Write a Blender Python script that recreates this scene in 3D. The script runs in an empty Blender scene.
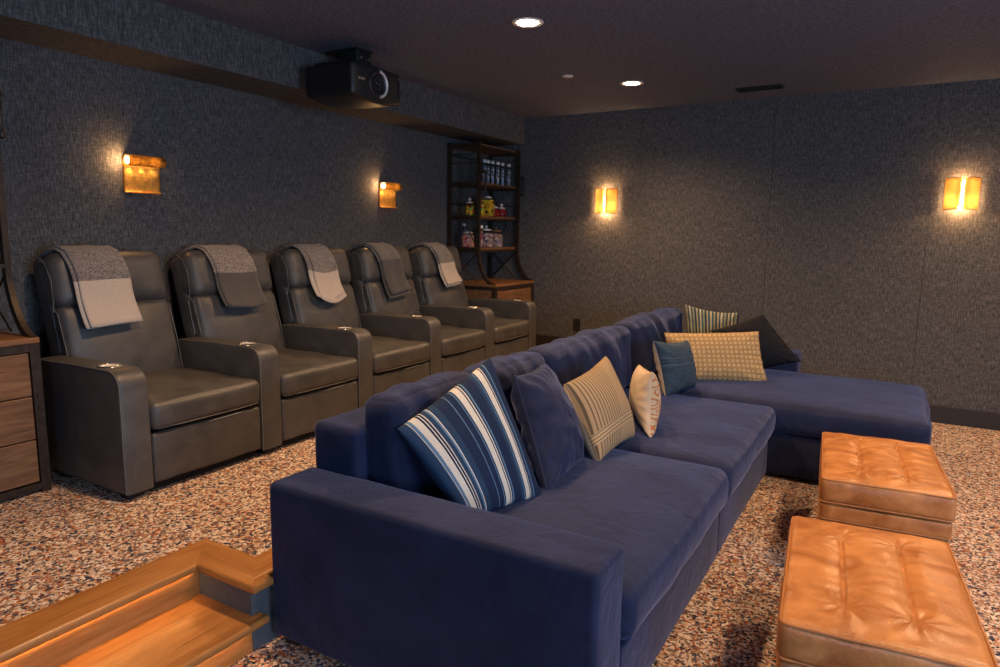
import bpy, bmesh, math, random
from mathutils import Vector, Matrix, noise
random.seed(7)
SC = bpy.context.scene
COL = SC.collection
PI = math.pi

# ------------------------------------------------------------------ materials
def newmat(name):
    m = bpy.data.materials.new(name); m.use_nodes = True
    nt = m.node_tree; nt.nodes.clear()
    out = nt.nodes.new('ShaderNodeOutputMaterial')
    b = nt.nodes.new('ShaderNodeBsdfPrincipled')
    nt.links.new(b.outputs[0], out.inputs[0])
    return m, nt, b

class NT:
    """tiny helper around a node tree"""
    def __init__(s, nt): s.nt = nt
    def n(s, t, **kw):
        x = s.nt.nodes.new(t)
        for k, v in kw.items(): setattr(x, k, v)
        return x
    def l(s, a, b): s.nt.links.new(a, b)
    def coord(s, scale=(1, 1, 1), kind='Object', rot=(0, 0, 0)):
        tc = s.n('ShaderNodeTexCoord'); mp = s.n('ShaderNodeMapping')
        mp.inputs['Scale'].default_value = scale
        mp.inputs['Rotation'].default_value = rot
        s.l(tc.outputs[kind], mp.inputs[0]); return mp.outputs[0]
    def noise(s, vec, scale, detail=3, rough=.5, dist=0):
        x = s.n('ShaderNodeTexNoise'); x.inputs['Scale'].default_value = scale
        x.inputs['Detail'].default_value = detail; x.inputs['Roughness'].default_value = rough
        x.inputs['Distortion'].default_value = dist
        s.l(vec, x.inputs['Vector']); return x.outputs['Fac']
    def ramp(s, fac, stops, interp='LINEAR'):
        r = s.n('ShaderNodeValToRGB'); r.color_ramp.interpolation = interp
        el = r.color_ramp.elements
        while len(el) < len(stops): el.new(0.5)
        for e, (p, c) in zip(el, stops):
            e.position = p; e.color = (c[0], c[1], c[2], 1)
        s.l(fac, r.inputs[0]); return r.outputs[0]
    def math(s, op, a, b=None, clamp=False):
        x = s.n('ShaderNodeMath', operation=op, use_clamp=clamp)
        for i, v in enumerate((a, b)):
            if v is None: continue
            if isinstance(v, (int, float)): x.inputs[i].default_value = v
            else: s.l(v, x.inputs[i])
        return x.outputs[0]
    def mix(s, fac, a, b, blend='MIX'):
        x = s.n('ShaderNodeMix', data_type='RGBA', blend_type=blend)
        for i, v in ((0, fac), (6, a), (7, b)):
            if isinstance(v, (int, float)): x.inputs[i].default_value = v
            elif isinstance(v, tuple): x.inputs[i].default_value = (v[0], v[1], v[2], 1)
            else: s.l(v, x.inputs[i])
        return x.outputs[2]
    def bump(s, h, strength, dist, bsdf):
        x = s.n('ShaderNodeBump'); x.inputs['Strength'].default_value = strength
        x.inputs['Distance'].default_value = dist
        s.l(h, x.inputs['Height']); s.l(x.outputs[0], bsdf.inputs['Normal'])

def plain(name, col, rough=.5, metal=0, var=.12, vscale=30, bump=0, bscale=200, spec=None):
    m, nt, b = newmat(name); N = NT(nt)
    v = N.coord()
    f = N.noise(v, vscale)
    lo = tuple(c * (1 - var) for c in col); hi = tuple(min(1, c * (1 + var)) for c in col)
    N.l(N.ramp(f, [(.3, lo), (.7, hi)]), b.inputs['Base Color'])
    b.inputs['Roughness'].default_value = rough; b.inputs['Metallic'].default_value = metal
    if spec is not None: b.inputs['Specular IOR Level'].default_value = spec
    if bump: N.bump(N.noise(v, bscale, 2), bump, .002, b)
    return m

def fabric_wall(name, axis):
    """woven charcoal-blue wall fabric: fine vertical and horizontal slubs"""
    m, nt, b = newmat(name); N = NT(nt)
    if axis == 'Z': a = N.coord((34, 200, 60)); c = N.coord((200, 36, 150))
    else: a = N.coord((165, 165, 22)); c = N.coord((28, 28, 190))
    f1 = N.noise(a, 1.0, 3, .65); f2 = N.noise(c, 1.0, 3, .6)
    f = N.math('ADD', N.math('MULTIPLY', f1, .66), N.math('MULTIPLY', f2, .34))
    big = N.noise(N.coord(), 1.3, 2)
    col = N.ramp(f, [(.36, (.026, .027, .031)), (.5, (.080, .080, .082)), (.65, (.19, .182, .175))])
    col = N.mix(N.math('MULTIPLY', big, .35), col, (.07, .07, .075))
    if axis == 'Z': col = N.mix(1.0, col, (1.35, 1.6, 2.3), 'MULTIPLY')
    N.l(col, b.inputs['Base Color']); b.inputs['Roughness'].default_value = .85
    b.inputs['Specular IOR Level'].default_value = .2
    N.bump(f, .5, .003, b)
    return m

def carpet_mat():
    m, nt, b = newmat('speckled_shag_carpet'); N = NT(nt)
    base = N.coord()
    wob = N.n('ShaderNodeTexNoise'); wob.inputs['Scale'].default_value = 28; wob.inputs['Detail'].default_value = 2
    N.l(base, wob.inputs['Vector'])
    mixv = N.n('ShaderNodeVectorMath', operation='MULTIPLY_ADD')
    mixv.inputs[1].default_value = (.035, .035, .035)
    N.l(wob.outputs['Color'], mixv.inputs[0]); N.l(base, mixv.inputs[2])
    vo = N.n('ShaderNodeTexVoronoi'); vo.inputs['Scale'].default_value = 100
    N.l(mixv.outputs[0], vo.inputs['Vector'])
    sep = N.n('ShaderNodeSeparateColor'); N.l(vo.outputs['Color'], sep.inputs[0])
    cols = [(0, (.66, .50, .37)), (.17, (.36, .22, .14)), (.32, (.80, .68, .56)), (.44, (.40, .13, .045)),
            (.55, (.045, .050, .080)), (.70, (.52, .36, .25)), (.80, (.15, .13, .14)), (.92, (.74, .66, .60))]
    col = N.ramp(sep.outputs[0], cols, 'CONSTANT')
    d = N.ramp(vo.outputs['Distance'], [(.0, (1, 1, 1)), (.55, (.35, .35, .35))])
    fine = N.noise(base, 300, 2)
    h = N.math('ADD', N.math('MULTIPLY', d, .7), N.math('MULTIPLY', fine, .3))
    N.l(col, b.inputs['Base Color'])
    b.inputs['Roughness'].default_value = 1; b.inputs['Specular IOR Level'].default_value = .1
    N.bump(h, 1.0, .012, b)
    return m

def leather(name, lo, hi, rough=.42, mott=6, grain=260, bump=.25):
    m, nt, b = newmat(name); N = NT(nt); v = N.coord()
    f = N.noise(v, mott, 6, .62, .6)
    N.l(N.ramp(f, [(.30, lo), (.68, hi)]), b.inputs['Base Color'])
    r = N.math('ADD', N.math('MULTIPLY', f, .25), rough - .12)
    N.l(r, b.inputs['Roughness'])
    vo = N.n('ShaderNodeTexVoronoi'); vo.inputs['Scale'].default_value = grain; N.l(v, vo.inputs['Vector'])
    big = N.noise(v, 14, 4, .6, 1.0)
    N.bump(N.math('ADD', N.math('MULTIPLY', vo.outputs['Distance'], .25), big), bump, .004, b)
    return m

def velvet(name, lo, hi, sheen=.5, tint=(.35, .45, .9), mott=5):
    m, nt, b = newmat(name); N = NT(nt); v = N.coord()
    f = N.noise(v, mott, 5, .6, .5)
    N.l(N.ramp(f, [(.3, lo), (.7, hi)]), b.inputs['Base Color'])
    b.inputs['Roughness'].default_value = .75; b.inputs['Specular IOR Level'].default_value = .15
    b.inputs['Sheen Weight'].default_value = sheen; b.inputs['Sheen Roughness'].default_value = .4
    b.inputs['Sheen Tint'].default_value = (*tint, 1)
    N.bump(N.math('ADD', N.noise(v, 8, 4, .6, 1.2), N.math('MULTIPLY', N.noise(v, 500, 1), .08)), .5, .016, b)
    return m

def wood(name, lo, mid, hi, rough=.4, axis='Y', scale=1.0, knots=False):
    m, nt, b = newmat(name); N = NT(nt)
    s = {'Y': (18, 1.2, 18), 'X': (1.2, 18, 18), 'Z': (18, 18, 1.2)}[axis]
    v = N.coord(tuple(q * scale for q in s))
    f = N.noise(v, 1.6, 6, .62, 1.2); g = N.noise(v, 9, 3, .5)
    ff = N.math('ADD', N.math('MULTIPLY', f, .75), N.math('MULTIPLY', g, .25))
    N.l(N.ramp(ff, [(.32, lo), (.5, mid), (.68, hi)]), b.inputs['Base Color'])
    b.inputs['Roughness'].default_value = rough
    N.bump(ff, .18, .003, b)
    return m

def emit(name, col, strength):
    m, nt, b = newmat(name)
    b.inputs['Base Color'].default_value = (*col, 1)
    b.inputs['Emission Color'].default_value = (*col, 1); b.inputs['Emission Strength'].default_value = strength
    return m

def glassm(name, col=(1, 1, 1), rough=.03):
    m, nt, b = newmat(name)
    b.inputs['Base Color'].default_value = (*col, 1); b.inputs['Roughness'].default_value = rough
    b.inputs['Transmission Weight'].default_value = 1; b.inputs['IOR'].default_value = 1.25
    return m

def stripes(name, stops, coord='u', weave=.25, extra=None, rough=.85):
    """woven cloth whose colour bands run across the cushion's own u or v"""
    m, nt, b = newmat(name); N = NT(nt)
    tc = N.n('ShaderNodeTexCoord'); sp = N.n('ShaderNodeSeparateXYZ'); N.l(tc.outputs['UV'], sp.inputs[0])
    src = sp.outputs[0] if coord == 'u' else sp.outputs[1]
    wob = N.noise(N.coord((1, 1, 1), 'UV'), 12, 2)
    src = N.math('ADD', src, N.math('MULTIPLY', N.math('SUBTRACT', wob, .5), .004))
    col = N.ramp(src, stops, 'CONSTANT')
    f = N.noise(N.coord((60, 4, 1) if coord == 'u' else (4, 60, 1), 'UV'), 3, 3, .7)
    dark = N.ramp(f, [(.25, (1 - weave,) * 3), (.7, (1.15,) * 3)])
    col = N.mix(1.0, col, dark, 'MULTIPLY')
    N.l(col, b.inputs['Base Color']); b.inputs['Roughness'].default_value = rough
    b.inputs['Specular IOR Level'].default_value = .15
    N.bump(N.noise(N.coord((1, 1, 1), 'UV'), 300, 2), .3, .002, b)
    return m

M = {}
M['wall'] = fabric_wall('woven_wall_fabric', 'X')
M['ceil'] = fabric_wall('woven_ceiling_fabric', 'Z')
M['carpet'] = carpet_mat()
M['base'] = plain('dark_baseboard_paint', (.018, .016, .015), .5)
M['riser'] = plain('charcoal_riser_paint', (.075, .085, .10), .7, bump=.1)
M['oak'] = wood('stained_oak_tread', (.24, .095, .022), (.36, .155, .040), (.46, .22, .07), .33, 'Y')
M['oakx'] = wood('stained_oak_tread_across', (.24, .095, .022), (.36, .155, .040), (.46, .22, .07), .33, 'X')
M['grey'] = leather('charcoal_leather', (.040, .0395, .0395), (.078, .0755, .073), .44, 6, 320, .3)
M['greypipe'] = plain('grey_leather_piping', (.125, .118, .11), .5)
M['blackp'] = plain('black_plastic', (.010, .010, .012), .42)
M['dark'] = plain('dark_recess', (.006, .006, .006), .8)
M['chrome'] = plain('polished_steel', (.75, .72, .68), .16, 1, .05)
M['navy'] = velvet('navy_velvet', (.0075, .0115, .034), (.016, .024, .066), .42, (.34, .42, .78))
M['navypipe'] = velvet('navy_piping', (.010, .015, .040), (.02, .028, .065), .2)
M['black_velvet'] = velvet('black_blue_cloth', (.005, .006, .009), (.012, .013, .018), .05, (.3, .35, .5))
M['tan'] = leather('cognac_leather', (.27, .092, .022), (.55, .25, .082), .36, 7, 190, .5)
M['tanpipe'] = plain('cognac_leather_piping', (.36, .15, .05), .45)
M['iron'] = plain('brown_black_iron', (.045, .031, .021), .45, .5, .3)
M['oldwood'] = wood('rough_sawn_drawer_wood', (.075, .034, .012), (.17, .080, .032), (.27, .145, .065), .6, 'Y', 1.0)
M['shelfwood'] = wood('brown_shelf_wood', (.10, .045, .018), (.19, .085, .032), (.27, .13, .05), .5, 'Y', 1.0)
M['brass'] = plain('hammered_brass', (.74, .44, .12), .42, .62, .3, 40, .8, 90)
M['hammer'] = plain('dark_hammered_brass', (.36, .235, .085), .36, .85, .5, 55, 1.0, 110)
M['brassd'] = plain('dark_brass', (.42, .26, .09), .4, 1, .2)
M['bulb'] = emit('warm_bulb', (1, .62, .26), 10)
M['down'] = emit('downlight_lens', (1, .80, .52), 40)
M['led'] = emit('warm_led_strip', (1, .50, .15), 44)
M['whitetrim'] = plain('white_trim_ring', (.75, .72, .68), .5)
M['glass'] = glassm('clear_glass')
M['silver'] = plain('silver_cap', (.80, .80, .82), .25, .9)
M['cap'] = plain('pale_metal_cap', (.72, .72, .74), .35, .4)
M['lens'] = plain('projector_lens', (.01, .01, .02), .05, 0, .1)

def shade_mat():
    m, nt, b = newmat('glowing_mica_shade'); N = NT(nt)
    b.inputs['Base Color'].default_value = (.60, .34, .11, 1); b.inputs['Roughness'].default_value = .4
    tr = N.n('ShaderNodeBsdfTranslucent'); tr.inputs[0].default_value = (.27, .155, .058, 1)
    mx = N.n('ShaderNodeMixShader'); mx.inputs[0].default_value = .45
    out = [x for x in nt.nodes if x.type == 'OUTPUT_MATERIAL'][0]
    N.l(b.outputs[0], mx.inputs[1]); N.l(tr.outputs[0], mx.inputs[2]); N.l(mx.outputs[0], out.inputs[0])
    return m
M['mica'] = shade_mat()

# ------------------------------------------------------------------ object helpers
def wloc(o):
    v = Vector(o.location)
    while o.parent: o = o.parent; v += Vector(o.location)
    return v

def mk(name, bm, mat, parent=None, smooth=False, kind=None):
    """links a bmesh authored in world coordinates as one object with a sensible origin"""
    me = bpy.data.meshes.new(name)
    bm.normal_update()
    mats = mat if isinstance(mat, (list, tuple)) else [mat]
    o = bpy.data.objects.new(name, me)
    COL.objects.link(o)
    if parent is not None:
        o.parent = parent; off = wloc(parent)
    else:
        xs = [v.co for v in bm.verts]
        off = Vector(((min(v.x for v in xs) + max(v.x for v in xs)) / 2, (min(v.y for v in xs) + max(v.y for v in xs)) / 2, min(v.z for v in xs)))
        o.location = off
    bmesh.ops.translate(bm, verts=bm.verts, vec=-off)
    bm.to_mesh(me); bm.free()
    for m in mats: me.materials.append(m)
    if smooth is True:
        for p in me.polygons: p.use_smooth = True
    elif smooth:
        me.shade_smooth() if hasattr(me, 'shade_smooth') else None
        try: me.set_sharp_from_angle(angle=math.radians(smooth))
        except Exception: pass
    if kind: o['kind'] = kind
    return o

def empty(name, loc, label, cat, group=None):
    o = bpy.data.objects.new(name, None); COL.objects.link(o); o.location = loc
    o.empty_display_size = .1
    o['label'] = label; o['category'] = cat
    if group: o['group'] = group
    return o

def tag(o, label, cat, group=None):
    o['label'] = label; o['category'] = cat
    if group: o['group'] = group
    return o

def copy_tree(o, parent=None):
    c = o.copy(); COL.objects.link(c)
    if parent is not None: c.parent = parent
    for ch in list(o.children): copy_tree(ch, c)
    return c

def bbox(bm, x0, x1, y0, y1, z0, z1, mi=0):
    vs = [bm.verts.new(p) for p in ((x0, y0, z0), (x1, y0, z0), (x1, y1, z0), (x0, y1, z0), (x0, y0, z1), (x1, y0, z1), (x1, y1, z1), (x0, y1, z1))]
    fs = []
    for f in ((3, 2, 1, 0), (4, 5, 6, 7), (0, 1, 5, 4), (1, 2, 6, 5), (2, 3, 7, 6), (3, 0, 4, 7)):
        F = bm.faces.new([vs[i] for i in f]); F.material_index = mi; fs.append(F)
    return vs

def box(x0, x1, y0, y1, z0, z1, bev=0, seg=2):
    bm = bmesh.new(); bbox(bm, x0, x1, y0, y1, z0, z1)
    if bev: bmesh.ops.bevel(bm, geom=list(bm.edges), offset=bev, segments=seg, profile=.5, affect='EDGES')
    return bm

def tube(bm, pts, r, n=8, closed=False, mi=0):
    """tube along a polyline"""
    pts = [Vector(p) for p in pts]; N_ = len(pts); rings = []
    up = Vector((0, 0, 1))
    prev = None
    for i, p in enumerate(pts):
        a = pts[(i - 1) % N_] if (i > 0 or closed) else p
        b = pts[(i + 1) % N_] if (i < N_ - 1 or closed) else p
        t = (b - a).normalized()
        if prev is None:
            s = t.cross(up)
            if s.length < 1e-3: s = t.cross(Vector((1, 0, 0)))
        else:
            s = prev - t * prev.dot(t)
            if s.length < 1e-4: s = t.cross(up)
        s.normalize(); prev = s
        u = t.cross(s)
        rings.append([bm.verts.new(p + (s * math.cos(2 * PI * k / n) + u * math.sin(2 * PI * k / n)) * r) for k in range(n)])
    m = N_ if closed else N_ - 1
    for i in range(m):
        A, B = rings[i], rings[(i + 1) % N_]
        for k in range(n):
            f = bm.faces.new((A[k], A[(k + 1) % n], B[(k + 1) % n], B[k])); f.material_index = mi; f.smooth = True
    if not closed:
        bm.faces.new(rings[0][::-1]).material_index = mi; bm.faces.new(rings[-1]).material_index = mi
    return bm

def lathe(bm, cx, cy, prof, n=24, mi=0, cap=True):
    """revolve (r, z) profile about a vertical axis"""
    rings = []
    for r, z in prof:
        rings.append([bm.verts.new((cx + r * math.cos(2 * PI * k / n), cy + r * math.sin(2 * PI * k / n), z)) for k in range(n)])
    for A, B in zip(rings, rings[1:]):
        for k in range(n):
            f = bm.faces.new((A[k], A[(k + 1) % n], B[(k + 1) % n], B[k])); f.material_index = mi; f.smooth = True
    if cap:
        bm.faces.new(rings[0][::-1]).material_index = mi; bm.faces.new(rings[-1]).material_index = mi
    return bm

def extrude_xz(prof, y0, y1, bev=0, seg=3):
    """solid from an XZ outline extruded along Y"""
    bm = bmesh.new()
    A = [bm.verts.new((x, y0, z)) for x, z in prof]; B = [bm.verts.new((x, y1, z)) for x, z in prof]
    n = len(prof)
    fa = bm.faces.new(A); fb = bm.faces.new(B[::-1])
    for k in range(n): bm.faces.new((A[(k + 1) % n], A[k], B[k], B[(k + 1) % n]))
    bmesh.ops.recalc_face_normals(bm, faces=bm.faces)
    if bev:
        ed = [e for e in bm.edges if abs(e.verts[0].co.y - e.verts[1].co.y) < 1e-6]
        bmesh.ops.bevel(bm, geom=ed, offset=bev, segments=seg, profile=.5, affect='EDGES')
    return bm

def gridlines(a, b, r, n):
    """coordinate list dense near both ends"""
    L = b - a
    r = min(r, L * .49)
    e = [a + r * (1 - math.cos(t * PI / 2 / 4)) for t in range(5)]
    mid = [a + r + (L - 2 * r) * t / n for t in range(1, n)]
    e2 = [b - (x - a) for x in e][::-1]
    return e + mid + e2

def softbox(x0, x1, y0, y1, z0, z1, r=.04, n=(10, 10, 4), crown=(0, 0, 0), wr=0, wf=8, seed=0, fn=None, rot=None, piv=None, wrz=None):
    """upholstered box: rounded edges, crowned faces, soft creases; welded surface"""
    X = gridlines(x0, x1, r, n[0]); Y = gridlines(y0, y1, r, n[1]); Z = gridlines(z0, z1, r, n[2])
    bm = bmesh.new(); vd = {}
    cx, cy, cz = (x0 + x1) / 2, (y0 + y1) / 2, (z0 + z1) / 2
    hx, hy, hz = (x1 - x0) / 2, (y1 - y0) / 2, (z1 - z0) / 2
    rx, ry, rz = min(r, hx * .98), min(r, hy * .98), min(r, hz * .98)
    rr = min(rx, ry, rz)
    off = Vector((seed * 3.7, seed * 1.9, seed * 5.3))
    def V(i, j, k):
        key = (i, j, k)
        if key in vd: return vd[key]
        p = Vector((X[i], Y[j], Z[k]))
        q = Vector((min(max(p.x, x0 + rr), x1 - rr), min(max(p.y, y0 + rr), y1 - rr), min(max(p.z, z0 + rr), z1 - rr)))
        d = p - q
        if d.length > 1e-7:
            d.normalize(); s = q + d * rr
        else: s = p
        u, v, w = (p.x - cx) / hx, (p.y - cy) / hy, (p.z - cz) / hz
        nx, ny, nz = d
        s = s.copy()
        s.x += crown[0] * (1 if u > 0 else -1) * abs(u) ** 6 * (1 - v * v) * (1 - w * w)
        s.y += crown[1] * (1 if v > 0 else -1) * abs(v) ** 6 * (1 - u * u) * (1 - w * w)
        s.z += crown[2] * max(0, w) ** 3 * (1 - u * u) * (1 - v ** 4)
        if wr:
            e = noise.noise((s * wf) + off) + .5 * noise.noise((s * wf * 2.3) + off)
            s += d * wr * e
        if fn:
            s = fn(s, u, v, w, d)
        vd[key] = bm.verts.new(s)
        return vd[key]
    a, b, c = len(X) - 1, len(Y) - 1, len(Z) - 1
    def quad(*ks):
        f = bm.faces.new([V(*k) for k in ks]); f.smooth = True
    for i in range(a):
        for j in range(b):
            quad((i, j, c), (i + 1, j, c), (i + 1, j + 1, c), (i, j + 1, c))
            quad((i, j, 0), (i, j + 1, 0), (i + 1, j + 1, 0), (i + 1, j, 0))
    for i in range(a):
        for k in range(c):
            quad((i, 0, k), (i + 1, 0, k), (i + 1, 0, k + 1), (i, 0, k + 1))
            quad((i, b, k), (i, b, k + 1), (i + 1, b, k + 1), (i + 1, b, k))
    for j in range(b):
        for k in range(c):
            quad((0, j, k), (0, j, k + 1), (0, j + 1, k + 1), (0, j + 1, k))
            quad((a, j, k), (a, j + 1, k), (a, j + 1, k + 1), (a, j, k + 1))
    if rot:
        bmesh.ops.rotate(bm, verts=bm.verts, cent=piv or (cx, cy, cz), matrix=Matrix.Rotation(rot[1], 3, rot[0]))
    return bm

def pillow(name, c, T, mats, bow=.07, wr=.006, wf=9, seed=0, n=36, power=.42, puck=1.0, fn=None, parent=None, sag=0):
    """scatter cushion from its four seam corners (BL, BR, TR, TL seen from the front)"""
    BL, BR, TR, TL = [Vector(p) for p in c]
    nor = (BR - BL).cross(TL - BL).normalized()
    bm = bmesh.new(); uvl = bm.loops.layers.uv.new('UVMap')
    off = Vector((seed * 2.1, seed * 4.3, seed * .7))
    P = {}
    def pos(i, j, side):
        edge = i in (0, n) or j in (0, n)
        key = (i, j, 0 if edge else side)
        if key in P: return P[key]
        a = math.sin((i / n - .5) * PI) ; b = math.sin((j / n - .5) * PI)
        u = a * (1 - bow * (1 - b * b)); v = b * (1 - bow * (1 - a * a))
        s, t = (u + 1) / 2, (v + 1) / 2
        p = BL * (1 - s) * (1 - t) + BR * s * (1 - t) + TR * s * t + TL * (1 - s) * t
        h = T / 2 * (max(0, (1 - a ** 2)) * max(0, (1 - b ** 2))) ** power
        w = 0
        if wr:
            q = p * wf + off
            w = wr * (noise.noise(q) + .6 * noise.noise(q * 2.2)) * min(1, h / (T * .12))
            ang = math.atan2(b, a) * 9
            w += puck * wr * .8 * math.sin(ang * 2 + 3 * noise.noise(q * .5)) * (max(abs(a), abs(b)) ** 3) * min(1, h / (T * .12))
        p = p + nor * side * (h + w)
        if sag: p.z -= sag * (1 - a * a) * max(0, b) ** 2
        if fn: p = fn(p, a, b, side)
        P[key] = bm.verts.new(p); return P[key]
    for side in (1, -1):
        for i in range(n):
            for j in range(n):
                ks = [(i, j), (i + 1, j), (i + 1, j + 1), (i, j + 1)]
                if side < 0: ks = ks[::-1]
                f = bm.faces.new([pos(a, b, side) for a, b in ks]); f.smooth = True
                f.material_index = 0 if side > 0 or len(mats) < 2 else 1
                for l, (a, b) in zip(f.loops, ks):
                    l[uvl].uv = ((math.sin((a / n - .5) * PI) + 1) / 2, (math.sin((b / n - .5) * PI) + 1) / 2)
    edge = [P[(i, 0, 0)].co.copy() for i in range(n)] + [P[(n, j, 0)].co.copy() for j in range(n)] + \
           [P[(n - i, n, 0)].co.copy() for i in range(n)] + [P[(0, n - j, 0)].co.copy() for j in range(n)]
    o = mk(name, bm, mats, parent, True)
    return o, edge

# ------------------------------------------------------------------ room shell
XW, XR, YN, YF = -3.87, 3.6, -2.6, 6.34     # left wall, right wall, near wall, far wall
ZC, UP = 2.633, 0.26                        # ceiling, raised floor
SX, SZ = -3.455, 2.372                      # soffit face, soffit underside
RX = -1.84                                  # riser of the raised floor
YS = 1.455                                  # end of the stair cut-out

def struct(name, bm, m, smooth=False): return mk(name, bm, m, None, smooth, 'structure')

bm = bmesh.new(); bbox(bm, RX - .3, XR + .1, YN - .1, YF + .1, -.1, 0); struct('floor', bm, M['carpet'])
bm = bmesh.new()
bbox(bm, XW - .1, -2.13, YN - .1, YF + .1, -.1, UP); bbox(bm, -2.13, RX - .012, YS + .012, YF + .1, -.1, UP)
struct('floor_raised', bm, M['carpet'])
bm = bmesh.new(); bbox(bm, XW - .1, XR + .1, YN - .1, YF + .1, ZC, ZC + .1); struct('ceiling', bm, M['ceil'])
bm = bmesh.new(); bbox(bm, XW - .12, XW, YN - .1, YF + .1, 0, ZC); struct('wall_left', bm, M['wall'])
bm = bmesh.new()
# far wall: fabric panels with hairline joints
xs = [XW - .1, -2.2, -1.02, .16, 1.34, 2.52, XR + .1]
for a, b in zip(xs, xs[1:]): bbox(bm, a + .0012, b - .0012, YF, YF + .05, 0, ZC)
bbox(bm, XW - .1, XR + .1, YF + .01, YF + .12, 0, ZC)
struct('wall_far', bm, M['wall'])
NX0, NX1 = .3, 2.5  # span of the added opening in the near wall
bm = bmesh.new()
bbox(bm, XW - .1, NX0, YN - .12, YN, 0, ZC); bbox(bm, NX1, XR + .1, YN - .12, YN, 0, ZC)
bbox(bm, NX0, NX1, YN - .12, YN, 0, .8); bbox(bm, NX0, NX1, YN - .12, YN, 2.1, ZC)
struct('wall_near', bm, M['wall'])
bm = bmesh.new()
for a in (0, .5, 1):
    x = NX0 + (NX1 - NX0) * a; bbox(bm, x - .03, x + .03, YN - .08, YN - .03, .8, 2.1)
bbox(bm, NX0, NX1, YN - .08, YN - .03, .8, .85); bbox(bm, NX0, NX1, YN - .08, YN - .03, 2.05, 2.1)
struct('added_window_2', bm, M['whitetrim'])  # unseen window, added to bring cool light in from the near side
# right wall with an added, unseen window opening for cool fill (behind the camera's right shoulder)
WY0, WY1, WZ0, WZ1 = -.6, 2.2, .8, 2.1
bm = bmesh.new()
bbox(bm, XR, XR + .12, YN - .1, WY0, 0, ZC); bbox(bm, XR, XR + .12, WY1, YF + .1, 0, ZC)
bbox(bm, XR, XR + .12, WY0, WY1, 0, WZ0); bbox(bm, XR, XR + .12, WY0, WY1, WZ1, ZC)
struct('wall_right', bm, M['wall'])
bm = bmesh.new()
for a in (0, .5, 1):
    y = WY0 + (WY1 - WY0) * a; bbox(bm, XR + .03, XR + .08, y - .03, y + .03, WZ0, WZ1)
bbox(bm, XR + .03, XR + .08, WY0, WY1, WZ0, WZ0 + .05); bbox(bm, XR + .03, XR + .08, WY0, WY1, WZ1 - .05, WZ1)
struct('added_window_1', bm, M['whitetrim'])  # frame of the added window, out of view, put in for cool light
bm = bmesh.new(); bbox(bm, XW - .05, SX, YN - .05, YF + .05, SZ, ZC + .05); struct('ceiling_soffit', bm, M['wall'])
# baseboards
struct('baseboard_left', box(XW, XW + .018, YN, YF, UP, UP + .13, .003), M['base'])
struct('baseboard_far', box(XW, RX, YF - .018, YF, UP, UP + .143, .003), M['base'])
struct('baseboard_far_lower', box(RX, XR, YF - .018, YF, 0, .137, .003), M['base'])
struct('baseboard_right', box(XR - .018, XR, YN, YF, 0, .137, .003), M['base'])
# riser faces of the raised floor
bm = bmesh.new(); bbox(bm, RX - .012, RX, YS, YF, 0, UP - .02); bbox(bm, -2.13, RX - .012, YS, YS + .012, 0, UP - .02)
struct('trim_riser', bm, M['riser'])
# oak nosing boards with a rounded front edge
def nosing(p0, p1, q1, q0, z1=UP + .006, th=.032):
    """mitred board: outer edge p0-p1, inner edge q0-q1"""
    bm = bmesh.new()
    lo = [bm.verts.new((x, y, z1 - th)) for x, y in (p0, p1, q1, q0)]
    hi = [bm.verts.new((x, y, z1)) for x, y in (p0, p1, q1, q0)]
    bm.faces.new(lo[::-1]); bm.faces.new(hi)
    for k in range(4): bm.faces.new((lo[k], lo[(k + 1) % 4], hi[(k + 1) % 4], hi[k]))
    bmesh.ops.recalc_face_normals(bm, faces=bm.faces)
    ed = [e for e in bm.edges if {e.verts[0], e.verts[1]} in ({lo[0], lo[1]}, {hi[0], hi[1]})]
    bmesh.ops.bevel(bm, geom=ed, offset=.012, segments=4, profile=.5, affect='EDGES')
    return bm
NX = -1.790
A1 = (-2.095, YN); A2 = (-2.095, 1.428); A3 = (NX, 1.428); A4 = (NX, 1.512)
B1 = (-2.25, YN); B2 = (-2.25, 1.580); B3 = (-1.965, 1.580); B4 = (-1.965, YF)
struct('trim_1', nosing(A1, A2, B2, B1), M['oak'], 40)
struct('trim_2', nosing(A2, A3, B3, B2), M['oakx'], 40)
struct('trim_3', nosing(A3, A4, (-1.832, 1.512), (-1.832, 1.4645)), M['oak'], 40)
struct('trim_4', nosing((-1.833, 1.465), (-1.833, YF), B4, B3), M['oak'], 40)

# stair step (tread, risers, strips)
st = empty('oak_step', (-1.95, -.4, 0), 'stained oak step with glowing strips, beside the near end of the blue sofa', 'step')
tb = nosing((-1.79, YN + .01), (-1.79, YS + .034), (-2.1285, YS + .034), (-2.1285, YN + .01), .133, .03)
# keep the tread inside the cut-out except for the nose that returns past the corner
for v in tb.verts:
    if v.co.x < RX + .001 and v.co.y > YS - .002: v.co.y = YS - .003
mk('tread', tb, M['oak'], st, 40)
mk('riser', box(RX - .016, RX, YN + .01, YS - .002, .001, .103), M['oak'], st)
mk('riser', box(-2.1285, -2.118, YN + .01, YS - .002, .134, .232), M['oak'], st)
for (x, z) in ((RX + .012, .1012), (-2.1155, .2324)):
    mk('light_strip', box(x - .002, x + .002, YN + .02, YS - .03, z, z + .0014), M['led'], st)

# ------------------------------------------------------------------ ceiling fittings
def downlight(x, y, label):
    t = empty('recessed_downlight', (x, y, ZC), label, 'ceiling light', 'recessed downlights in the ceiling')
    bm = bmesh.new(); lathe(bm, x, y, [(.062, ZC + .001), (.062, ZC - .004), (.085, ZC - .007), (.09, ZC - .001)], 36, cap=False)
    mk('trim_ring', bm, M['whitetrim'], t, True)
    bm = bmesh.new(); lathe(bm, x, y, [(.061, ZC - .001), (.055, ZC - .004), (.02, ZC - .006), (.001, ZC - .006)], 32)
    mk('lens', bm, M['down'], t, True)
    return t

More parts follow.
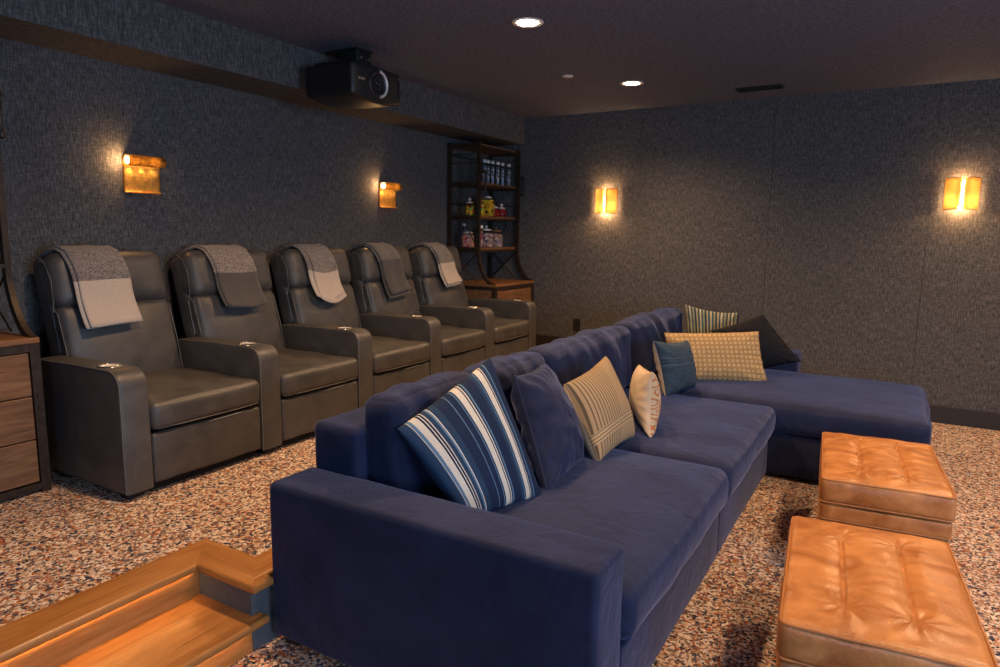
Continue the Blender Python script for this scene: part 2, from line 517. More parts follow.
WARM = (1.0, .59, .31)
def spot(x, y, power, z=ZC - .03, size=146, blend=.85, aim=None, col=WARM):
    d = bpy.data.lights.new('downlight_lamp', 'SPOT'); d.energy = power; d.color = col
    d.spot_size = math.radians(size); d.spot_blend = blend; d.shadow_soft_size = .07
    o = bpy.data.objects.new('downlight_lamp', d); COL.objects.link(o); o.location = (x, y, z)
    if aim is not None:
        o.rotation_euler = (Vector(aim) - Vector((x, y, z))).to_track_quat('-Z', 'Y').to_euler()
    return o
DL = 128
downlight(-1.915, 3.53, 'round recessed ceiling downlight at the top, nearer and larger of the two in view')
downlight(-1.925, 5.27, 'round recessed ceiling downlight nearer the far wall, smaller of the two in view')
downlight(-1.92, 1.79, 'recessed ceiling downlight straight above the near arm of the sofa')
downlight(.75, 1.79, 'recessed ceiling downlight on the ottoman side, nearest the camera')
downlight(.75, 3.53, 'recessed ceiling downlight on the ottoman side, level with the farther ottoman')
downlight(.75, 5.27, 'recessed ceiling downlight on the ottoman side, next to the far wall')
for x in (-1.92, .75):
    for y in (1.79, 3.53, 5.27): spot(x, y, DL)

bm = bmesh.new(); lathe(bm, -2.265, 4.82, [(.04, ZC), (.042, ZC - .004), (.036, ZC - .008), (.001, ZC - .009)], 28)
tag(mk('sprinkler_cover', bm, M['whitetrim'], None, True), 'small white round sprinkler cover flat on the ceiling between the two downlights', 'sprinkler')
v = empty('ceiling_vent', (-1.08, 5.88, ZC), 'narrow black slot vent in the ceiling near the far wall', 'vent')
bm = bmesh.new()
bbox(bm, -1.25, -.91, 5.82, 5.832, ZC - .012, ZC); bbox(bm, -1.25, -.91, 5.938, 5.95, ZC - .012, ZC)
bbox(bm, -1.25, -1.238, 5.832, 5.938, ZC - .012, ZC); bbox(bm, -.922, -.91, 5.832, 5.938, ZC - .012, ZC)
mk('frame', bm, M['blackp'], v)
mk('backing', box(-1.238, -.922, 5.832, 5.938, ZC - .002, ZC - .0005), M['dark'], v)
for k in range(3): mk('slat', box(-1.238, -.922, 5.852 + k * .03, 5.858 + k * .03, ZC - .011, ZC - .002), M['blackp'], v)

# ------------------------------------------------------------------ projector on its ceiling mount
mt = empty('projector_mount', (-3.24, 3.53, ZC), 'black ceiling bracket holding the projector', 'mount')
mk('ceiling_plate', box(-3.40, -3.12, 3.455, 3.62, ZC - .012, ZC, .003), M['blackp'], mt)
mk('housing', box(-3.27, -3.12, 3.46, 3.60, ZC - .105, ZC - .012, .006), M['blackp'], mt)
for y in (3.40, 3.56):
    for pth in ([(-3.33, 3.50, ZC - .013), (-3.33, 3.50, ZC - .07), (-3.30, y, ZC - .115)], [(-3.16, 3.52, ZC - .10), (-3.12, y, ZC - .118)]):
        bm = bmesh.new(); tube(bm, pth, .0085); mk('bracket_arm', bm, M['blackp'], mt, 40)
for y in (3.49, 3.57):
    bm = bmesh.new(); tube(bm, [(-3.119, y, ZC - .06), (-3.108, y, ZC - .06)], .012, 12)
    mk('adjusting_screw', bm, M['chrome'], mt, 40)
mk('cradle', box(-3.33, -3.06, 3.36, 3.58, ZC - .128, ZC - .112, .004), M['blackp'], mt)

pr = empty('projector', (-3.16, 3.46, 2.29), 'black projector with the lit half of a silver ring round its lens, hanging from the ceiling', 'projector')
PX0, PX1, PY0, PY1, PZ0, PZ1 = -3.36, -2.96, 3.235, 3.70, 2.295, 2.49
def pfn(s, u, v, w, d):
    # the cover bows downward along its length and rounds toward the lens side
    s.z -= .030 * (1 - v * v) * max(0, -w)
    s.x += .018 * (1 - v * v) * max(0, u)
    if u < 0: s.z += .012 * u * min(0, w)
    return s
mk('case', softbox(PX0, PX1, PY0, PY1, PZ0, PZ1, .022, (8, 14, 5), fn=pfn), M['blackp'], pr, True)
cyl = (3.455, 2.385)
def disc_x(x, rs, n=40):
    bm = bmesh.new(); rings = []
    for dx, r in rs:
        rings.append([bm.verts.new((x + dx, cyl[0] + r * math.cos(2 * PI * k / n), cyl[1] + r * math.sin(2 * PI * k / n))) for k in range(n)])
    for A, B in zip(rings, rings[1:]):
        for k in range(n): bm.faces.new((A[k], A[(k + 1) % n], B[(k + 1) % n], B[k])).smooth = True
    return bm, rings
bm, rg = disc_x(PX1 + .012, [(0, .086), (.012, .084), (.014, .076), (.006, .060), (-.012, .056)])
mk('lens_bezel', bm, M['blackp'], pr, True)
bm = bmesh.new(); pts = []
for k in range(25):
    a = math.radians(-84 + k * 7); pts.append((PX1 + .025, cyl[0] + .078 * math.cos(a), cyl[1] + .078 * math.sin(a)))
tube(bm, pts, .009, 8)
mk('lit_ring_half', bm, M['cap'], pr, 60)  # only the lit half of the silver lens ring is shaped
bm, rg = disc_x(PX1 + .012, [(.004, .0595), (.008, .050), (.0, .040), (-.003, .034), (.008, .02), (.010, .001)])
mk('lens', bm, M['lens'], pr, True)
bm = bmesh.new()
for k in range(6): bbox(bm, PX1 - .002, PX1 + .006, PY1 - .06 + k * .008, PY1 - .056 + k * .008, 2.33, 2.45)
mk('air_grille', bm, M['dark'], pr)
bm = bmesh.new(); bbox(bm, PX0 + .06, PX0 + .22, PY0 + .03, PY1 - .14, PZ1 - .004, PZ1 + .016)
mk('rear_cover', bm, M['blackp'], pr)
tx = bpy.data.curves.new('badge', 'FONT'); tx.body = 'SONY'; tx.size = .024; tx.extrude = .0006; tx.align_x = 'CENTER'; tx.align_y = 'CENTER'
to = bpy.data.objects.new('badge_tmp', tx); COL.objects.link(to)
bpy.context.view_layer.update()
me = bpy.data.meshes.new_from_object(to); bpy.data.objects.remove(to)
bo = bpy.data.objects.new('badge', me); COL.objects.link(bo); bo.parent = pr
me.materials.append(plain('pale_gold_lettering', (.55, .42, .28), .4))
bo.rotation_euler = (PI / 2, 0, PI / 2); bo.location = Vector((PX1 + .012, PY0 + .075, 2.392)) - wloc(pr)

# ------------------------------------------------------------------ wall sconces, left wall (rolled brass sheet)
def bulb_light(name, loc, e, r=.03, col=(1, .54, .22)):
    d = bpy.data.lights.new(name, 'POINT'); d.energy = e; d.color = col; d.shadow_soft_size = r
    o = bpy.data.objects.new(name, d); COL.objects.link(o); o.location = loc

def scroll_sconce(y0, label):
    W = .225; x = XW; zb, zt = 1.665, 1.88
    t = empty('scroll_sconce', (x, y0 + W / 2, zb), label, 'wall light', 'rolled brass sconces on the side wall')
    # profile: lip, sheet, roll
    prof = [(.050, zb + .004), (.034, zb), (.022, zb + .004), (.014, zb + .016), (.012, zb + .04)]
    prof += [(.012 + .002 * k, zb + .04 + k * .03) for k in range(1, 5)]
    cx, cz, R = .056, zt - .034, .031
    a0 = math.radians(185)
    for k in range(0, 22):
        a = a0 - math.radians(k * 14.2)
        prof.append((cx + R * math.cos(a), cz + R * math.sin(a)))
    bm = bmesh.new(); th = .0016; rows = []
    ny = 16
    for (px, pz) in prof:
        rows.append([bm.verts.new((x + px + .0008 * noise.noise(Vector((px * 60, k * .9, pz * 60))), y0 + W * k / ny, pz)) for k in range(ny + 1)])
    for i, (A, B) in enumerate(zip(rows, rows[1:])):
        for k in range(ny):
            fc = bm.faces.new((A[k], A[k + 1], B[k + 1], B[k])); fc.smooth = True; fc.material_index = 1 if i >= 9 else 0
    bmesh.ops.solidify(bm, geom=list(bm.faces), thickness=th)
    mk('brass_sheet', bm, [M['brass'], M['hammer']], t, True)
    bm = bmesh.new(); tube(bm, [(x + cx, y0 + .004, cz), (x + cx, y0 + W - .03, cz)], .022, 16); mk('lamp_tube', bm, M['bulb'], t, True)
    mk('back_plate', box(x, x + .012, y0 + .06, y0 + W - .06, zb + .07, zt - .05, .002), M['brassd'], t)
    bulb_light('sconce_lamp', (x + cx, y0 - .014, cz), SC_L, .008)
    for yy, e in ((.04, .55), (.11, .40), (.18, .25)):
        so = spot(x + .036, y0 + yy, SC_L * e, cz - .040, 150, .8, (x + .024, y0 + yy, zb), (1, .56, .20)); so.data.shadow_soft_size = .006
SC_L = 1.7
scroll_sconce(2.31, 'rolled brass wall sconce above the nearest recliner, larger of the left wall pair')
scroll_sconce(4.52, 'rolled brass wall sconce above the fourth recliner, nearer the far corner')

# far wall sconces: two curved glowing leaves with a slit between
def leaf_sconce(xc, zc, label, w=.225, h=.235):
    y = YF
    t = empty('slit_sconce', (xc, y, zc - h / 2), label, 'wall light', 'glowing brass sconces on the far wall')
    for s, dz in ((-1, 0), (1, 0)):
        bm = bmesh.new(); rows = []
        n = 14
        for k in range(n + 1):
            a = k / n
            # from the wall edge curling outward to the slit
            u = s * (w / 2 - (w / 2 - .011) * a)
            d = .014 + .078 * math.sin(a * PI * .80) + .012 * a
            rows.append([bm.verts.new((xc + u, y - d, zc - h / 2 + h * j / 6)) for j in range(7)])
        for A, B in zip(rows, rows[1:]):
            for j in range(6): bm.faces.new((A[j], A[j + 1], B[j + 1], B[j])).smooth = True
        bmesh.ops.solidify(bm, geom=list(bm.faces), thickness=.0015)
        mk('leaf_shade', bm, M['mica'], t, True)
        for zz in (zc - h / 2, zc + h / 2):
            bm = bmesh.new(); pts = []
            for k in range(n + 1):
                a = k / n; pts.append((xc + s * (w / 2 - (w / 2 - .011) * a), y - (.014 + .078 * math.sin(a * PI * .80) + .012 * a), zz))
            tube(bm, pts, .0028, 6)
            mk('rim', bm, M['brassd'], t, 40)
    mk('back_plate', box(xc - w / 2 + .01, xc + w / 2 - .01, y - .006, y - .0005, zc - h / 2 + .015, zc + h / 2 - .015, .002), M['brass'], t)
    bm = bmesh.new(); lathe(bm, xc, y - .05, [(.004, zc - .075), (.013, zc - .065), (.016, zc - .02), (.014, zc + .03), (.004, zc + .05)], 14)
    mk('bulb', bm, M['bulb'], t, True)
    for sx in (-.052, .052): bulb_light('sconce_lamp', (xc + sx, y - .045, zc - .035), FS_L * .20, .012, (1, .66, .36))
    bulb_light('sconce_lamp', (xc, y - .045, zc - .085), FS_L * 1.5, .018)
    bulb_light('sconce_lamp', (xc, y - .045, zc + .085), FS_L * .8, .018)
FS_L = 4.5
leaf_sconce(-2.525, 1.782, 'glowing curved brass sconce on the far wall, left of the pair, above the outlet')
leaf_sconce(.36, 1.80, 'glowing curved brass sconce on the far wall at the right edge of the photo')

o = empty('wall_outlet', (-2.805, YF, .54), 'small black outlet plate low on the far wall behind the sofa', 'outlet')
mk('plate', box(-2.843, -2.767, YF - .007, YF - .0005, .475, .603, .002), M['blackp'], o)
for z in (.515, .562): mk('socket', box(-2.822, -2.788, YF - .009, YF - .007, z - .014, z + .014, .002), M['dark'], o)

# ------------------------------------------------------------------ recliners
CH = -2.845; PITCH = .754; SEATW = .612; ARM = .137; BK = -.022
def recliner_proto():
    y0 = 1.622; f = CH; Z = UP
    t = empty('theater_recliner', (f - .45, y0 + ARM + SEATW / 2, Z), '', 'recliner', 'leather theater recliners in a row')
    def arm(ya):
        prof = [(f - .69, Z + .035), (f, Z + .035), (f, Z + .52)]
        R = .075
        for k in range(1, 8):
            a = k / 7 * PI / 2; prof.append((f - R + R * math.cos(a), Z + .59 - R + R * math.sin(a)))
        prof += [(f - .4, Z + .588), (f - .69, Z + .578)]
        bm = extrude_xz(prof, ya, ya + ARM, .016, 3)
        a = mk('armrest', bm, M['grey'], t, 50)
        bm = bmesh.new()
        pts = [(x, ya + .004, z) for x, z in ((f + .0, Z + .04), (f + .0, Z + .3))] + \
              [(f - R + R * math.cos(k / 7 * PI / 2), ya + .004, Z + .59 - R + R * math.sin(k / 7 * PI / 2)) for k in range(8)] + \
              [(f - .4, ya + .004, Z + .588), (f - .67, ya + .004, Z + .579)]
        pts = [(x - .004, y, z - .003) for x, y, z in pts]
        tube(bm, pts, .0026, 6)
        mk('piping', bm, M['greypipe'], a, 40)
        # cup holder set in the arm top
        cx, cy, cz = f - .175, ya + ARM / 2, Z + .589
        bm = bmesh.new(); lathe(bm, cx, cy, [(.040, cz - .004), (.040, cz + .003), (.047, cz + .006), (.053, cz + .003), (.053, cz - .003)], 28, cap=False)
        c = mk('cup_holder', bm, M['chrome'], t, True)
        bm = bmesh.new(); lathe(bm, cx, cy, [(.001, cz + .001), (.039, cz + .001), (.0405, cz + .003)], 24, cap=False)
        mk('cup_well', bm, M['cap'], c, True)
        for xx in (f - .07, f - .58):
            mk('foot', box(xx - .03, xx + .03, ya + .03, ya + ARM - .03, Z, Z + .034, .003), M['blackp'], t)
        return a
    ya = y0
    arm(y0 + ARM + SEATW)
    s0, s1 = y0 + ARM + .003, y0 + ARM + SEATW - .003
    mk('base', box(f - .86, f - .05, s0 + .005, s1 - .005, Z + .035, Z + .27, .01), M['grey'], t, 40)
    mk('plinth', box(f - .80, f - .06, s0 + .01, s1 - .01, Z, Z + .034), M['dark'], t)
    mk('footrest', softbox(f - .05, f - .004, s0, s1, Z + .045, Z + .282, .018, (3, 10, 6), (.008, 0, 0), .003, 6, 1), M['grey'], t, True)
    seat = mk('seat_cushion', softbox(f - .70, f + .012, s0, s1, Z + .292, Z + .425, .035, (12, 12, 4), (.006, 0, .022), .006, 7, 2), M['grey'], t, True)
    bm = bmesh.new()
    tube(bm, [(f + .002, s0 + .02, Z + .303), (f + .012, s0 + .15, Z + .303), (f + .013, (s0 + s1) / 2, Z + .303), (f + .012, s1 - .15, Z + .303), (f + .002, s1 - .02, Z + .303)], .0022, 6)
    mk('piping', bm, M['greypipe'], seat, 40)
    # back: lower pad and rolled headrest on a tapering shell, all leaning
    lean = math.radians(14)
    pv = (f - .60 + BK, 0, Z + .36)
    sh = mk('back_shell', softbox(f - .775 + BK, f - .645 + BK, s0 + .0, s1 - .0, Z + .30, Z + 1.085, .04, (4, 10, 10), (0, 0, 0), .002, 5, 3, rot=('Y', -lean), piv=pv), M['grey'], t, True)
    def padfn(s, u, v, w, d):
        if u > 0: s.x -= .018 * abs(v) ** 4
        return s
    mk('back_pad', softbox(f - .70 + BK, f - .575 + BK, s0 + .004, s1 - .004, Z + .34, Z + .83, .035, (4, 14, 12), (.022, 0, 0), .005, 5, 4, rot=('Y', -lean), piv=pv, fn=padfn), M['grey'], t, True)
    mk('headrest', softbox(f - .73 + BK, f - .565 + BK, s0 + .002, s1 - .002, Z + .815, Z + 1.100, .062, (6, 14, 8), (.014, 0, .005), .005, 5, 5, rot=('Y', -lean), piv=pv), M['grey'], t, True)
    Mr = Matrix.Rotation(-lean, 3, 'Y')
    def R_(p): return Mr @ (Vector(p) - Vector(pv)) + Vector(pv)
    for yy in (s0 + .004, s1 - .004):
        pts = [R_((x + BK, yy, z)) for x, z in ((f - .606, Z + .40), (f - .600, Z + .60), (f - .610, Z + .79), (f - .640, Z + .82), (f - .622, Z + .86), (f - .606, Z + .96), (f - .630, Z + 1.05), (f - .67, Z + 1.086))]
        bm = bmesh.new(); tube(bm, pts, .0026, 6); mk('back_piping', bm, M['greypipe'], sh, 40)
    return t, arm, y0

rec, armf, y0 = recliner_proto()
labels = ['grey leather recliner nearest the left drawers, under a long throw of grey over cream',
          'grey leather recliner, second from the left cabinet, under a taupe throw with a speckled top',
          'grey leather recliner, middle of the five, under a cream throw with a grey band',
          'grey leather recliner, second from the far wall, under an all dark grey throw',
          'grey leather recliner nearest the far shelf, last of the five in the row']
recs = [rec]
for k in range(1, 5):
    c = copy_tree(rec); c.location = rec.location + Vector((0, PITCH * k, 0)); recs.append(c)
for r_, l_ in zip(recs, labels): r_['label'] = l_
armf(y0)      # the first seat also has the outer left arm

# throws folded over the headrests
def knit(name, top, low, split, speck=.5):
    m, nt, b = newmat(name); N = NT(nt)
    tc = N.n('ShaderNodeTexCoord'); sp = N.n('ShaderNodeSeparateXYZ'); N.l(tc.outputs['UV'], sp.inputs[0])
    cell = N.n('ShaderNodeTexVoronoi'); cell.inputs['Scale'].default_value = 1
    N.l(N.coord((85, 200, 1), 'UV'), cell.inputs['Vector'])
    sep = N.n('ShaderNodeSeparateColor'); N.l(cell.outputs['Color'], sep.inputs[0])
    lo = tuple(c * (1 - speck) for c in top); hi = tuple(c * (1 + speck) for c in top)
    tw = N.ramp(sep.outputs[0], [(.2, lo), (.8, hi)])
    lw = N.ramp(sep.outputs[0], [(.2, tuple(c * .92 for c in low)), (.8, tuple(c * 1.06 for c in low))])
    fac = N.math('GREATER_THAN', sp.outputs[1], split)
    N.l(N.mix(fac, tw, lw), b.inputs['Base Color'])
    b.inputs['Roughness'].default_value = .95; b.inputs['Specular IOR Level'].default_value = .1
    b.inputs['Sheen Weight'].default_value = .2
    N.bump(cell.outputs['Distance'], .6, .004, b)
    return m
CREAM = (.52, .44, .36); TWEED = (.20, .18, .165)
M['throw_a'] = knit('grey_cream_knit', TWEED, CREAM, .71)
M['throw_b'] = knit('taupe_knit', (.25, .21, .185), (.095, .084, .074), .73)
M['throw_c'] = knit('grey_cream_knit_short', TWEED, CREAM, .745)
M['throw_d'] = knit('dark_grey_knit', (.15, .135, .125), (.085, .077, .072), .66, .35)

def throw(k, yc, w, zlow, mat, label, skew=.0, curve=0, twist=0, seed=0, split=None, layers=((0, 0, 0), )):
    """folded knit strip following the headrest from behind, over and down in front"""
    f = CH; Z = UP
    lean = math.radians(14); Mr = Matrix.Rotation(-lean, 3, 'Y'); pv = Vector((f - .60 + BK, 0, Z + .36))
    base = [(x + BK, z) for x, z in [(-.825, .90), (-.828, 1.00), (-.81, 1.075), (-.77, 1.112), (-.70, 1.124), (-.63, 1.118), (-.575, 1.085), (-.542, 1.02), (-.530, .96), (-.532, .90)]]
    pts = []
    for x, z in base:
        p = Mr @ (Vector((f + x, 0, Z + z)) - pv) + pv; pts.append(Vector((p.x, 0, p.z)))
    last = pts[-1]
    nd = 8
    target = Vector((last.x + .07, 0, zlow))
    for i in range(1, nd + 1):
        a = i / nd; pts.append(Vector((last.x + (target.x - last.x) * a ** 1.6, 0, last.z + (zlow - last.z) * a)))
    L = [0]
    for a, b in zip(pts, pts[1:]): L.append(L[-1] + (b - a).length)
    n = 14
    bm = bmesh.new(); uvl = bm.loops.layers.uv.new('UVMap')
    for li, (dw, dy, dl) in enumerate(layers):
        P = []
        for i, p in enumerate(pts):
            a = L[i] / L[-1]; row = []
            t = (pts[min(i + 1, len(pts) - 1)] - pts[max(i - 1, 0)]).normalized(); nv = Vector((-t.z, 0, t.x))
            if nv.x < 0 and i > 5: nv = -nv
            if i <= 5 and nv.z < 0: nv = -nv
            for j in range(n + 1):
                s = j / n - .5
                drop = (curve * (1 - (2 * s) ** 2) + twist * s + dl) * a ** 3
                q = Vector((p.x, yc + skew * (a - .35) + s * (w + dw) * (1 + .05 * a) + dy, p.z - drop))
                q += nv * (.004 + li * .011 + .005 * noise.noise(Vector((s * 3 + seed, a * 5, li))) + .004 * math.sin(s * 9 + seed) * a)
                row.append(bm.verts.new(q))
            P.append(row)
        fs = []
        for i in range(len(pts) - 1):
            for j in range(n):
                fc = bm.faces.new((P[i][j], P[i][j + 1], P[i + 1][j + 1], P[i + 1][j])); fc.smooth = True; fs.append(fc)
                for l, (ii, jj) in zip(fc.loops, ((i, j), (i, j + 1), (i + 1, j + 1), (i + 1, j))):
                    l[uvl].uv = (jj / n, L[ii] / L[-1])
        bmesh.ops.recalc_face_normals(bm, faces=fs)
        bmesh.ops.solidify(bm, geom=fs, thickness=-.008)
    return tag(mk('throw_blanket', bm, mat, None, True), label, 'throw', 'folded throws over the recliner headrests')
G = 'folded throws'
throw(0, 1.955, .27, .965, M['throw_a'], 'long knit throw, grey tweed over cream, on the nearest recliner headrest', .03, 0, -.01, 1, layers=((0, 0, 0), (-.01, .012, .0)))
throw(1, 2.765, .285, 1.00, M['throw_b'], 'taupe throw with a speckled pale upper band on the second headrest from the left', .05, .02, .01, 2, layers=((0, 0, 0), (-.01, .01, 0)))
throw(2, 3.515, .225, .985, M['throw_c'], 'cream throw with a grey upper band and rounded hem on the middle headrest', .03, .04, 0, 3, layers=((.02, -.015, -.03), (0, .01, 0)))
throw(3, 4.235, .24, .955, M['throw_d'], 'dark charcoal throw with a crooked hem on the fourth headrest', .09, 0, -.03, 4, layers=((0, 0, .01), (-.01, .008, -.02)))
throw(4, 4.985, .225, .995, M['throw_c'], 'short grey and cream throw on the last headrest by the far shelf', .12, 0, -.02, 5, layers=((0, 0, .01), (-.01, .008, -.005)))

# ------------------------------------------------------------------ sectional sofa
SX0, SX1 = -1.820, -.596; SY0, SY1 = 1.525, 5.62
sofa = empty('sectional_sofa', (-1.2, 3.5, 0), 'long navy velvet sectional sofa with a chaise at its far end', 'sofa')
nv = M['navy']
mk('armrest', softbox(SX0, SX1, SY0, 1.735, .03, .602, .022, (14, 4, 8), (0, .004, .002), .004, 5, 11), nv, sofa, True)
mk('armrest', softbox(SX0, SX1 + .0, 5.41, SY1, .03, .602, .022, (12, 4, 8), (0, .004, .002), .004, 5, 12), nv, sofa, True)
mk('back_frame', softbox(SX0, -1.60, 1.737, 5.408, .30, .768, .03, (4, 34, 5), (0, 0, .004), .004, 5, 13), nv, sofa, True)
mk('base', softbox(SX0, SX1 - .004, 1.737, 2.975, .03, .272, .012, (8, 10, 3), (0, 0, 0), .003, 5, 14), nv, sofa, True)
mk('base', softbox(SX0, SX1 - .004, 2.979, 4.262, .03, .272, .012, (8, 10, 3), (0, 0, 0), .003, 5, 15), nv, sofa, True)
mk('chaise_base', softbox(SX0, .205, 4.266, 5.406, .03, .272, .012, (12, 8, 3), (0, 0, 0), .003, 5, 16), nv, sofa, True)
def seatfn(seed, gather=True, front='x'):
    def fn(s, u, v, w, d):
        # small puckers along the front seam
        e = max(0, u) ** 10 if front == 'x' else max(0, -v) ** 10
        q = s.y if front == 'x' else s.x
        s.z += .0035 * math.sin(q * 95 + 3 * noise.noise(Vector((q * 4, seed, 0)))) * e * (1 if w > 0 else .3)
        return s
    return fn
mk('seat_cushion', softbox(-1.60, SX1 + .028, 1.742, 2.985, .278, .455, .05, (16, 26, 4), (.012, 0, .030), .008, 3.5, 21, fn=seatfn(1)), nv, sofa, True)
mk('seat_cushion', softbox(-1.60, SX1 + .030, 2.990, 4.262, .278, .455, .05, (16, 26, 4), (.012, 0, .030), .008, 3.5, 22, fn=seatfn(2)), nv, sofa, True)
mk('chaise_cushion', softbox(-1.60, .225, 4.245, 5.405, .283, .465, .055, (30, 16, 4), (.010, .006, .028), .009, 3.2, 23, fn=seatfn(3, front='y')), nv, sofa, True)
for x, y in ((SX0 + .06, SY0 + .06), (SX1 - .06, SY0 + .06), (SX1 - .06, 4.2), (SX0 + .06, SY1 - .06), (.15, 5.34), (.15, 4.33)):
    mk('foot', box(x - .03, x + .03, y - .03, y + .03, 0, .031), M['blackp'], sofa)
# back cushions: loose, wrinkled, leaning on the frame
def wrinkle(seed, amp=.016):
    def fn(s, u, v, w, d):
        # long soft folds that fall from the top seam, dying out towards the middle of the front
        yy = s.y + .35 * s.z + .10 * noise.noise(Vector((s.y * 3, s.z * 3, seed)))
        f1 = noise.noise(Vector((yy * 7.5, s.z * 1.2 - s.x * 1.0, seed)))
        f2 = 1 - abs(noise.noise(Vector((yy * 8.5, s.z * 1.8, seed + 9)))) * 2.4
        fade = .35 + .65 * max(0, w)
        s += d * (amp * f1 * .8 + amp * .34 * f2 * fade)
        s.z -= .012 * max(0, w) ** 2 * abs(v) ** 4
        if u > 0: s.x += .02 * (1 - v * v) * (1 - w * w)
        return s
    return fn
bcs = [(1.79, 2.375, .885, .0), (2.385, 2.985, .868, -.01), (2.995, 4.185, .872, 0), (4.195, 5.395, .882, .0)]
for i, (a, b, zt, dx) in enumerate(bcs):
    bm = softbox(-1.60 + dx, -1.435 + dx, a, b, .462, zt, .05, (10, 40, 16), (.02, .0, .008), .004, 4, 31 + i, fn=wrinkle(i * 3.3 + 1, .022), rot=('Y', -math.radians(5)), piv=(-1.6, 0, .46))
    mk('back_cushion', bm, nv, sofa, True)

# ------------------------------------------------------------------ scatter cushions
def S(*c): return tuple(c)
NB = (.010, .022, .058); WH = (.55, .54, .48); LB = (.09, .18, .29); MB = (.018, .045, .095); DB = (.006, .012, .035)
M['stripe_blue'] = stripes('blue_white_stripe', [
    (0, MB), (.055, WH), (.060, LB), (.085, WH), (.135, NB), (.150, WH), (.160, NB), (.172, WH), (.180, MB), (.215, LB), (.232, WH), (.242, MB),
    (.30, NB), (.40, LB), (.408, NB), (.465, LB), (.475, MB), (.49, WH), (.545, NB), (.556, WH), (.568, NB), (.585, LB), (.60, NB),
    (.70, MB), (.735, LB), (.745, MB), (.76, WH), (.815, NB), (.825, WH), (.835, MB), (.875, LB), (.885, NB)][:32])
TN = (.29, .215, .125); TND = (.085, .066, .042); CRM = (.62, .54, .42)
def tan_stripe():
    m, nt, b = newmat('tan_ticking_stripe'); N = NT(nt)
    tc = N.n('ShaderNodeTexCoord'); sp = N.n('ShaderNodeSeparateXYZ'); N.l(tc.outputs['UV'], sp.inputs[0])
    wv = N.math('SINE', N.math('MULTIPLY', sp.outputs[0], 140))
    left = N.math('LESS_THAN', N.math('ADD', sp.outputs[0], N.math('MULTIPLY', sp.outputs[1], -.25)), .42)
    band = N.math('MULTIPLY', N.math('LESS_THAN', sp.outputs[1], .30), N.math('GREATER_THAN', sp.outputs[1], .18))
    wb = N.math('SINE', N.math('MULTIPLY', sp.outputs[1], 160))
    g = N.ramp(wv, [(.35, TN), (.75, TND)])
    soft = N.ramp(wv, [(.2, (.29, .215, .125)), (.8, (.235, .175, .10))])
    c = N.mix(left, soft, g); c2 = N.ramp(wb, [(.35, (.36, .27, .16)), (.7, (.13, .10, .062))])
    c = N.mix(band, c, c2)
    N.l(c, b.inputs['Base Color']); b.inputs['Roughness'].default_value = .9
    N.bump(N.noise(N.coord((1, 1, 1), 'UV'), 250, 2), .3, .002, b)
    return m
M['tan_stripe'] = tan_stripe()
M['cream_cloth'] = plain('cream_linen', (.52, .42, .30), .9, 0, .08, 20, .3, 400)
def tan_grid():
    m, nt, b = newmat('tan_dotted_grid'); N = NT(nt)
    tc = N.n('ShaderNodeTexCoord'); sp = N.n('ShaderNodeSeparateXYZ'); N.l(tc.outputs['UV'], sp.inputs[0])
    wob = N.noise(N.coord((1, 1, 1), 'UV'), 14, 2)
    u = N.math('ADD', N.math('MULTIPLY', sp.outputs[0], 20), N.math('MULTIPLY', wob, .5))
    v = N.math('ADD', N.math('MULTIPLY', sp.outputs[1], 11), N.math('MULTIPLY', wob, .4))
    fu = N.math('ABSOLUTE', N.math('SUBTRACT', N.math('FRACT', u), .5)); fv = N.math('ABSOLUTE', N.math('SUBTRACT', N.math('FRACT', v), .5))
    mx = N.math('MAXIMUM', fu, fv)
    ring = N.ramp(mx, [(.0, (.34, .22, .09)), (.16, (.56, .43, .24)), (.24, (.56, .43, .24)), (.31, (.30, .185, .07)), (.46, (.24, .145, .055)), (.5, (.34, .22, .09))])
    br = N.noise(N.coord((1, 1, 1), 'UV'), 90, 3)
    c = N.mix(N.math('MULTIPLY', br, .7), ring, (.38, .26, .12))
    N.l(c, b.inputs['Base Color']); b.inputs['Roughness'].default_value = .9
    N.bump(N.math('ADD', mx, br), .4, .004, b)
    return m
M['tan_grid'] = tan_grid()
def paisley():
    m, nt, b = newmat('rust_printed_cloth'); N = NT(nt)
    v = N.coord((1, 1, 1), 'UV')
    vo = N.n('ShaderNodeTexVoronoi', feature='SMOOTH_F1'); vo.inputs['Scale'].default_value = 6; N.l(v, vo.inputs['Vector'])
    wv = N.math('SINE', N.math('MULTIPLY', vo.outputs['Distance'], 42))
    c = N.ramp(wv, [(.25, (.46, .36, .24)), (.6, (.20, .11, .05)), (.9, (.42, .15, .04))])
    N.l(c, b.inputs['Base Color']); b.inputs['Roughness'].default_value = .9
    return m
M['paisley'] = paisley()
def denim():
    m, nt, b = newmat('indigo_denim'); N = NT(nt)
    tc = N.n('ShaderNodeTexCoord'); sp = N.n('ShaderNodeSeparateXYZ'); N.l(tc.outputs['UV'], sp.inputs[0])
    f = N.noise(N.coord((1, 5, 1), 'UV'), 5, 5, .6)
    c = N.ramp(f, [(.3, (.014, .030, .052)), (.7, (.040, .075, .110))])
    seam = N.math('LESS_THAN', N.math('ABSOLUTE', N.math('SUBTRACT', sp.outputs[1], .55)), .008)
    seam2 = N.math('LESS_THAN', N.math('ABSOLUTE', N.math('SUBTRACT', sp.outputs[1], .68)), .005)
    c = N.mix(N.math('MULTIPLY', N.math('ADD', seam, seam2), .6), c, (.10, .15, .19))
    N.l(c, b.inputs['Base Color']); b.inputs['Roughness'].default_value = .9
    N.bump(N.noise(N.coord((1, 1, 1), 'UV'), 300, 2), .3, .002, b)
    return m
M['denim'] = denim()
gs = []
p = 0
